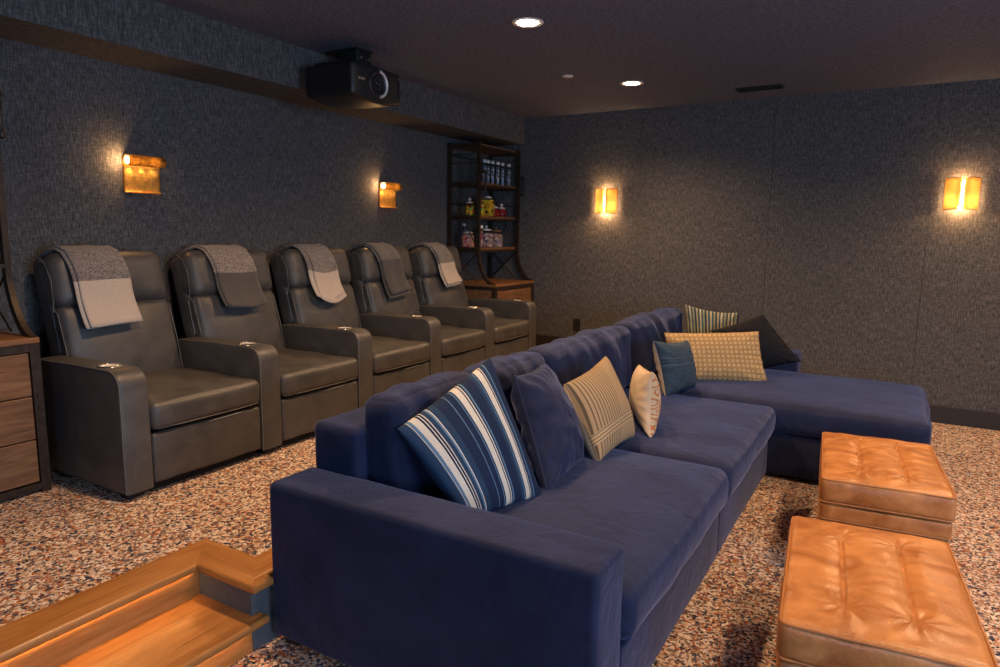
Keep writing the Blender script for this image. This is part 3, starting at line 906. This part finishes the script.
seq = [(.30, .26, .16), (.03, .07, .09), (.38, .34, .22), (.05, .09, .10), (.22, .22, .13), (.02, .04, .06)]
for k in range(30): gs.append((k / 30, seq[k % 6]))
M['stripe_green'] = stripes('olive_teal_stripe', gs)
GS = 'scatter cushions on the sofa'
def cush(label, corners, T, mats, pipe=None, **kw):
    o, edge = pillow('scatter_cushion', corners, T, mats, **kw)
    tag(o, label, 'cushion', GS)
    if pipe:
        bm = bmesh.new(); tube(bm, edge, .006, 6, True); mk('piping', bm, pipe, o, 40)
    return o
cush('blue and white striped cushion leaning by the near arm of the sofa',
     [(-1.20, 1.83, .49), (-1.10, 2.205, .475), (-1.385, 2.285, .968), (-1.455, 1.785, .785)], .13, [M['stripe_blue'], M['navy']], seed=1, wr=.005, wf=3.5, bow=.03, puck=0)
cush('plain navy cushion with corded seams, right behind the big striped cushion',
     [(-1.10, 2.25, .475), (-1.13, 2.66, .475), (-1.37, 2.74, .875), (-1.34, 2.41, .872)], .21, [M['navy']], M['navypipe'], seed=2, wr=.012)
cush('tan cushion with fine dark ticking stripes and cream back, on the near seat',
     [(-1.06, 2.66, .475), (-1.06, 3.12, .475), (-1.30, 3.315, .825), (-1.29, 2.79, .775)], .19, [M['tan_stripe'], M['cream_cloth']], None, seed=3, wr=.007, wf=3.5, bow=.07, power=.36, puck=0)
cush('cream backed cushion with rust printed front, turned edge on, beside the tan striped one',
     [(-.985, 3.155, .475), (-1.19, 3.56, .475), (-1.215, 3.62, .74), (-1.02, 3.25, .785)], .15, [M['paisley'], M['cream_cloth']], seed=4, wr=.005, wf=6, bow=.1)
cush('faded indigo denim cushion with cream edge, in front of the tan lumbar cushion',
     [(-1.175, 4.03, .475), (-1.09, 4.40, .475), (-1.135, 4.30, .80), (-1.255, 3.99, .825)], .17, [M['denim'], M['cream_cloth']], None, seed=5, wr=.005, wf=5, bow=.10)
cush('long tan lumbar cushion with a grid of pale dots, on the chaise',
     [(-1.30, 4.50, .475), (-.70, 4.80, .472), (-.80, 4.88, .815), (-1.375, 4.60, .79)], .15, [M['tan_grid']], seed=6, wr=.007, wf=6, bow=.055, power=.36)
cush('black square cushion tipped on its corner behind the tan lumbar one',
     [(-.86, 5.10, .478), (-.545, 5.17, .585), (-.82, 5.16, .905), (-1.17, 5.05, .77)], .15, [M['black_velvet']], seed=7, wr=.006, wf=5, bow=.05)
cush('olive and teal striped cushion standing at the far back corner of the sofa',
     [(-1.37, 5.20, .475), (-.97, 5.26, .475), (-1.02, 5.33, .885), (-1.42, 5.27, .93)], .12, [M['stripe_green']], seed=8, wr=.006, bow=.10)

# ------------------------------------------------------------------ leather ottomans
def ottoman(cx, cy, rot, label, seed):
    t = empty('tufted_ottoman', (cx, cy, 0), label, 'ottoman', 'cognac leather ottomans')
    hx, hy = .252, .40
    # built about the world origin, then hung on the turned root
    holder = bpy.data.objects.new('tmp', None)
    def tuft(s, u, v, w, d):
        if w > .2:
            lx, ly = s.x, s.y
            L = hy * .62
            for c in (-.087, .087):
                dx = lx - c
                e = 1 / (1 + math.exp((abs(ly) - L) / .018))
                s.z -= e * (.013 * math.exp(-(dx / .006) ** 2) + .012 * math.exp(-(dx / .035) ** 2)) * max(0, w)
                # radiating puckers around the crease ends
                for sg in (-1, 1):
                    r = math.hypot(dx, ly - sg * L); a = math.atan2(ly - sg * L, dx)
                    s.z += .004 * math.sin(a * 9 + seed) * math.exp(-(r / .07) ** 2)
                s.z += .0022 * math.sin(ly * 95 + 8 * noise.noise(Vector((lx * 5, ly * 5, seed)))) * math.exp(-(dx / .05) ** 2) * e
            s.z += .005 * noise.noise(Vector((lx * 9, ly * 16, seed)))
        return s
    loc = Vector((cx, cy, 0))
    def add(name, bm, m, par, smooth=True):
        bmesh.ops.translate(bm, verts=bm.verts, vec=loc)
        return mk(name, bm, m, par, smooth)
    top = add('cushion', softbox(-hx, hx, -hy, hy, .312, .425, .024, (96, 90, 4), (.004, .004, .018), .004, 9, seed, fn=tuft), M['tan'], t)
    def loop(z, ex, r=.0042, par=top, nm='piping'):
        pts = []
        R = .024; X, Y = hx + ex, hy + ex
        for (sx, sy, a0) in ((1, 1, 0), (-1, 1, 90), (-1, -1, 180), (1, -1, 270)):
            for k in range(6):
                a = math.radians(a0 + k * 18); pts.append((sx * (X - R) + R * math.cos(a), sy * (Y - R) + R * math.sin(a), z))
        bm = bmesh.new(); tube(bm, pts, r, 6, True)
        add(nm, bm, M['tanpipe'], par, 40)
    loop(.418, -.004); loop(.318, -.002)
    band = add('upper_band', softbox(-hx + .006, hx - .006, -hy + .006, hy - .006, .235, .308, .014, (12, 16, 3), (.003, .003, 0), .003, 8, seed + 1), M['tan'], t)
    loop(.240, -.004, par=band)
    add('base', softbox(-hx + .008, hx - .008, -hy + .008, hy - .008, .04, .233, .014, (12, 16, 5), (.002, .002, 0), .003, 8, seed + 2), M['tan'], t)
    for sx in (-1, 1):
        for sy in (-1, 1):
            add('foot', box(sx * (hx - .05) - .022, sx * (hx - .05) + .022, sy * (hy - .05) - .022, sy * (hy - .05) + .022, 0, .041, .003), M['blackp'], t, 40)
    t.rotation_euler = (0, 0, rot)
    return t
ottoman(.012, 2.285, math.radians(5), 'tufted cognac leather ottoman in the right foreground, nearest the camera', 1)
ottoman(-.002, 3.575, math.radians(5), 'tufted cognac leather ottoman beside the chaise, the farther one', 2)

# ------------------------------------------------------------------ etageres (iron frame, wood shelves, drawer chest)
def etagere(y0, y1, label, sticks):
    """base chest deep to x=-3.30, upper frame to x=-3.48, posts sweep outward to the chest's front corners"""
    xf, xu, xb, zb = -3.30, -3.485, XW + .025, .975
    ztop = 2.315; pw = .026
    t = empty('iron_etagere', ((xf + xb) / 2, (y0 + y1) / 2, UP), label, 'shelf unit', 'iron and wood shelf units')
    # chest
    mk('chest', box(xb + .01, xf - .035, y0 + .02, y1 - .02, UP + .045, zb - .03, .002), M['oldwood'], t)
    bm = bmesh.new(); e = .04
    for y in (y0, y1 - e):
        bbox(bm, xf - e, xf, y, y + e, UP, zb - .028)
        bbox(bm, xb, xb + e, y, y + e, UP, zb - .028)
        bbox(bm, xb + e, xf - e, y + .004, y + e - .004, UP + .02, UP + .05)
        bbox(bm, xb + e, xf - e, y + .004, y + e - .004, zb - .058, zb - .028)
    bbox(bm, xf - e + .004, xf - .002, y0 + e, y1 - e, UP + .015, UP + .045)
    bbox(bm, xf - e + .004, xf - .002, y0 + e, y1 - e, zb - .062, zb - .028)
    fr = mk('chest_frame', bm, M['iron'], t)
    mk('side_panel', box(xb + e, xf - e, y0 + .006, y0 + .016, UP + .05, zb - .058), M['oldwood'], t)
    mk('chest_top', box(xb, xf + .004, y0 - .002, y1 + .002, zb - .027, zb, .004), M['shelfwood'], t)
    dz = (zb - .065 - (UP + .05)) / 3
    for k in range(3):
        z = UP + .05 + k * dz
        d = mk('drawer', box(xf - .036, xf - .008, y0 + e + .004, y1 - e - .004, z + .003, z + dz - .003, .002), M['oldwood'], t)
        bm = bmesh.new(); ym = (y0 + y1) / 2; zz = z + dz * .5
        tube(bm, [(xf - .008, ym - .06, zz), (xf + .018, ym - .05, zz), (xf + .018, ym + .05, zz), (xf - .008, ym + .06, zz)], .006)
        mk('drawer_pull', bm, M['iron'], d, 40)
    for y in (y0 + .02, y1 - .02):
        for z in (.60, .655, .71):
            bm = bmesh.new(); tube(bm, [(xf - .001, y, z), (xf + .006, y, z)], .008, 8); mk('rivet', bm, M['iron'], fr, 40)
    # upper frame: flat-iron posts sweeping out at the bottom
    def post(ya):
        pr = []
        zs = zb + .002
        outer = []; inner = []
        n = 12
        for k in range(n + 1):
            a = k / n
            x = xf - .005 - (xf - .005 - xu) * math.sin(a * PI / 2) ** .9; z = zs + .30 * (1 - math.cos(a * PI / 2)) ** .8
            outer.append((x, z))
        outer.append((xu, ztop)); w = .034
        for i, (x, z) in enumerate(outer):
            a = outer[max(i - 1, 0)]; b = outer[min(i + 1, len(outer) - 1)]
            tx_, tz_ = b[0] - a[0], b[1] - a[1]; L = math.hypot(tx_, tz_)
            inner.append((x - tz_ / L * w, z + tx_ / L * w))
        inner[0] = (outer[0][0] - .05, zs); inner[-1] = (xu - w, ztop)
        bm = bmesh.new()
        A = []
        for (p, q) in zip(outer, inner):
            A.append([bm.verts.new((p[0], ya, p[1])), bm.verts.new((q[0], ya, q[1])), bm.verts.new((q[0], ya + pw, q[1])), bm.verts.new((p[0], ya + pw, p[1]))])
        for P, Q in zip(A, A[1:]):
            for k in range(4): bm.faces.new((P[k], P[(k + 1) % 4], Q[(k + 1) % 4], Q[k]))
        bm.faces.new(A[0][::-1]); bm.faces.new(A[-1])
        bmesh.ops.recalc_face_normals(bm, faces=bm.faces)
        for z in (1.12, 1.17, 1.30, 1.36): tube(bm, [(xu - .02, ya - .004, z + .14), (xu - .02, ya + pw + .004, z + .14)], .007, 8)
        mk('front_post', bm, M['iron'], t)
        mk('rear_post', box(xb, xb + .03, ya, ya + pw, zb + .001, ztop, .002), M['iron'], t)
    post(y0); post(y1 - pw)
    # ring handles standing off the posts
    for ya in (y0 + .013, y1 - .013):
        bm = bmesh.new()
        tube(bm, [(xu - .002, ya, 2.03), (xu + .045, ya, 2.03), (xu + .052, ya, 2.02), (xu + .052, ya, 1.87), (xu + .045, ya, 1.86), (xu - .002, ya, 1.86)], .008, 8)
        for z in (2.03, 1.86): lathe(bm, xu + .052, ya, [(.002, z - .018), (.015, z - .01), (.015, z + .01), (.002, z + .018)], 12)
        mk('handle', bm, M['iron'], t, 40)
    sh = {}
    for z in (ztop - .025, 1.930, 1.615, 1.308):
        wd = mk('shelf', box(xb + .004, xu - .036, y0 + pw + .001, y1 - pw - .001, z - .012, z + .012, .002), M['shelfwood'], t)
        bm = bmesh.new()
        bbox(bm, xu - .034, xu - .003, y0 + pw, y1 - pw, z - .030, z - .013)
        bbox(bm, xb + .03, xu - .034, y0 + .003, y0 + pw - .003, z - .03, z + .012); bbox(bm, xb + .03, xu - .034, y1 - pw + .003, y1 - .003, z - .03, z + .012)
        mk('shelf_rail', bm, M['iron'], wd)
    # side rods and cross braces
    def rod(p, q, r):
        bm = bmesh.new(); tube(bm, [p, q], r, 6); mk('brace', bm, M['iron'], t, 40)
    for ya in (y0 + .013, y1 - .013):
        for z in (2.20, 1.74, 2.12): rod((xb + .03, ya, z), (xu - .03, ya, z), .004)
        rod((xb + .03, ya, 1.88), (xu - .04, ya, 1.32), .0055)
        rod((xb + .03, ya, 1.28), (xu - .03, ya, zb + .01), .0055); rod((xu - .03, ya + .011, 1.28), (xb + .03, ya + .011, zb + .01), .0055)
    for z in (2.20, 1.74): rod((xb + .012, y0 + pw, z), (xb + .012, y1 - pw, z), .004)
    return t
etagere(5.530, 6.318, 'dark iron and wood shelf unit holding candy jars, in the far left corner', True)
etagere(.735, 1.54, 'iron shelf unit over brown wooden drawers, cut off at the left edge of the photo', True)

# ------------------------------------------------------------------ things on the far shelf unit
def px_y(y): return y
def candy_mat(name, cols, scale=60):
    m, nt, b = newmat(name); N = NT(nt)
    vo = N.n('ShaderNodeTexVoronoi'); vo.inputs['Scale'].default_value = scale; N.l(N.coord(), vo.inputs['Vector'])
    sep = N.n('ShaderNodeSeparateColor'); N.l(vo.outputs['Color'], sep.inputs[0])
    st_ = [(i / len(cols), c) for i, c in enumerate(cols)]
    N.l(N.ramp(sep.outputs[0], st_, 'CONSTANT'), b.inputs['Base Color']); b.inputs['Roughness'].default_value = .3
    N.bump(vo.outputs['Distance'], .8, .006, b)
    return m
Yl, Rd, Bl, Gn, Or, Pk = (.85, .60, .03), (.65, .02, .03), (.04, .12, .5), (.15, .5, .05), (.8, .25, .02), (.75, .32, .26)
M['c_multi'] = candy_mat('mixed_bright_candy', [Yl, Gn, Rd, Bl, Or, Yl])
M['c_yellow'] = candy_mat('yellow_wrapped_candy', [Yl, (.8, .42, .03), Yl, (.12, .06, .02), (.75, .5, .05)], 34)
M['c_red'] = candy_mat('red_candy', [(.5, .01, .02), (.7, .03, .04), (.35, .01, .02)], 70)
M['c_pink'] = candy_mat('pink_striped_candy', [Pk, (.8, .6, .5), (.6, .10, .08), Pk], 45)
M['c_mix'] = candy_mat('wrapped_candy_mix', [(.3, .2, .25), (.7, .6, .6), (.45, .30, .22), (.10, .07, .12), (.6, .4, .35)], 38)
M['c_water'] = candy_mat('pale_blue_candy', [(.35, .45, .6), (.15, .2, .3), (.6, .65, .75)], 50)

def vessel(name, x, y, z, r, h, fill, mat, label, cat, group, knob='glass', square=False, fillmat2=None):
    t = empty(name, (x, y, z), label, cat, group)
    n = 4 if square else 24
    def L(prof, m, nm, par, cap=True, sm=True):
        bm = bmesh.new(); lathe(bm, x, y, prof, n, cap=cap)
        if square: bmesh.ops.rotate(bm, verts=bm.verts, cent=(x, y, z), matrix=Matrix.Rotation(PI / 4, 3, 'Z'))
        if square:
            for f in bm.faces: f.smooth = False
        return mk(nm, bm, m, par, sm if not square else False)
    q = 1.35 if square else 1
    neck = r * .72
    L([(r * .92 * q, z), (r * q, z + .008), (r * q, z + h * .80), (neck * q, z + h * .92), (neck * q, z + h)], M['glass'], 'jar_body', t)
    c = L([(r * .86 * q, z + .004), (r * .93 * q, z + .012), (r * .93 * q, z + h * fill), (r * .5 * q, z + h * fill + .006)], mat, 'candy', t)
    c['kind'] = 'stuff'
    lm = M['cap'] if knob != 'wood' else M['shelfwood']
    bm = bmesh.new(); lathe(bm, x, y, [(neck * 1.05, z + h), (neck * 1.05, z + h + .012), (neck * .5, z + h + .018), (.006, z + h + .020), (.006, z + h + .026)], 20)
    if knob == 'glass' or knob == 'wood': lathe(bm, x, y, [(.005, z + h + .024), (.013, z + h + .030), (.016, z + h + .040), (.010, z + h + .052), (.001, z + h + .055)], 14)
    mk('lid', bm, lm, t, True)
    return t
Z2, Z3, Z4 = 1.943, 1.628, 1.321
# six capped glass tubes on the upper shelf
ty = [5.735, 5.80, 5.885, 5.985, 6.08, 6.21]
G6 = 'capped glass tubes on the upper shelf'
rank = ['capped glass tube on the upper shelf, first from the near post', 'capped glass tube on the upper shelf, second from the near post',
        'capped glass tube on the upper shelf, third from the near post', 'capped glass tube on the upper shelf, fourth from the near post',
        'capped glass tube on the upper shelf, fifth from the near post', 'capped glass tube standing apart at the far end of the upper shelf']
def tube_jar(x, y, z, h, r, mat, label, group):
    t = empty('glass_tube', (x, y, z), label, 'glass tube', group)
    bm = bmesh.new(); lathe(bm, x, y, [(r * .8, z), (r, z + .005), (r, z + h - .03)], 16); mk('tube_body', bm, M['glass'], t, True)
    bm = bmesh.new(); lathe(bm, x, y, [(r * .7, z + .004), (r * .86, z + .008), (r * .86, z + (h - .03) * .85), (r * .3, z + (h - .03) * .88)], 14)
    c = mk('contents', bm, mat, t, True)
    bm = bmesh.new(); lathe(bm, x, y, [(r * 1.1, z + h - .031), (r * 1.15, z + h - .028), (r * 1.15, z + h - .003), (r * .9, z + h)], 16)
    mk('cap', bm, M['cap'], t, True)
    return t
proto = None
for i, y in enumerate(ty):
    if proto is None:
        proto = tube_jar(-3.56, y, Z2, .225, .017, M['c_water'], rank[0], G6); q = proto
    else:
        q = copy_tree(proto); q.location = proto.location + Vector((0, y - ty[0], 0)); q['label'] = rank[i]
GJ = 'glass candy jars on the middle and lower shelves'
vessel('candy_jar', -3.66, 5.625, Z3, .045, .115, .8, M['c_multi'], 'small round jar of bright mixed candy left of the near post, middle shelf', 'jar', GJ)
vessel('candy_jar', -3.575, 5.70, Z3, .030, .125, .8, M['c_multi'], 'narrow jar of mixed candy just right of the near post, middle shelf', 'jar', GJ, 'wood')
vessel('candy_jar', -3.585, 5.845, Z3, .052, .175, .88, M['c_yellow'], 'tall square jar full of yellow wrapped candy on the middle shelf', 'jar', GJ, 'flat', True)
vessel('candy_jar', -3.60, 6.00, Z3, .045, .085, .75, M['c_red'], 'low dark red candy jar beside the tall yellow one', 'jar', GJ, 'flat')
vessel('candy_jar', -3.585, 6.115, Z3, .048, .08, .8, M['c_red'], 'low bright red candy jar with a glass knob, right end of middle shelf', 'jar', GJ)
vessel('candy_jar', -3.66, 5.60, Z4, .060, .135, .85, M['c_pink'], 'jar of pink striped candy on the lower shelf, left of the near post', 'jar', GJ, 'flat')
GT = 'tall glass tubes on the lower shelf'
tube_jar(-3.77, 5.70, Z4, .235, .017, M['c_water'], 'tall white capped tube behind the pink candy jar, lower shelf', GT)
tube_jar(-3.56, 5.685, Z4, .215, .016, M['c_pink'], 'slim capped tube with pink candy right at the near post, lower shelf', GT)
vessel('candy_jar', -3.62, 5.875, Z4, .072, .165, .8, M['c_mix'], 'big jar of wrapped candy with a glass knob lid on the lower shelf', 'jar', GJ)
vessel('candy_jar', -3.60, 6.035, Z4, .070, .155, .8, M['c_mix'], 'big jar of wrapped candy with a wooden knob lid, right on the lower shelf', 'jar', GJ, 'wood')

# ------------------------------------------------------------------ cool fill lamps at the added windows, world
w = bpy.data.worlds.new('World'); SC.world = w; w.use_nodes = True
bg = w.node_tree.nodes['Background']; bg.inputs[0].default_value = (.45, .62, 1, 1); bg.inputs[1].default_value = .4
def cool_fill(loc, sx, sy, e, rot):
    d = bpy.data.lights.new('added_cool_fill', 'AREA'); d.shape = 'RECTANGLE'; d.size = sx; d.size_y = sy  # area lamp added for the cool cast; its true source is unseen
    d.energy = e; d.color = (.50, .70, 1.0)
    o = bpy.data.objects.new('added_cool_fill', d); COL.objects.link(o); o.location = loc; o.rotation_euler = rot
cool_fill((XR + .02, (WY0 + WY1) / 2, (WZ0 + WZ1) / 2), WY1 - WY0 - .1, WZ1 - WZ0 - .1, 105, (PI / 2, 0, PI / 2))
cool_fill(((NX0 + NX1) / 2, YN - .02, 1.45), NX1 - NX0 - .1, 1.2, 48, (PI / 2, 0, 0))
# ------------------------------------------------------------------ camera
cam = bpy.data.cameras.new('camera'); co = bpy.data.objects.new('camera', cam); COL.objects.link(co); SC.camera = co
cam.sensor_width = 36; cam.lens = 677.39 / 1000 * 36
pi_, ya_, ro_ = [math.radians(a) for a in (8.4105, 30.385, .70683)]
fw = Vector((-math.sin(ya_) * math.cos(pi_), math.cos(ya_) * math.cos(pi_), -math.sin(pi_)))
r0 = Vector((math.cos(ya_), math.sin(ya_), 0)); u0 = r0.cross(fw)
rt = r0 * math.cos(ro_) + u0 * math.sin(ro_); up = u0 * math.cos(ro_) - r0 * math.sin(ro_)
m3 = Matrix((rt, up, -fw)).transposed()
co.matrix_world = Matrix.Translation((0, 0, 1.46)) @ m3.to_4x4()
SC.view_settings.view_transform = 'Standard'; SC.view_settings.look = 'None'
SC.view_settings.exposure = 0.33; SC.view_settings.gamma = 1; SC.view_settings.use_curve_mapping = False
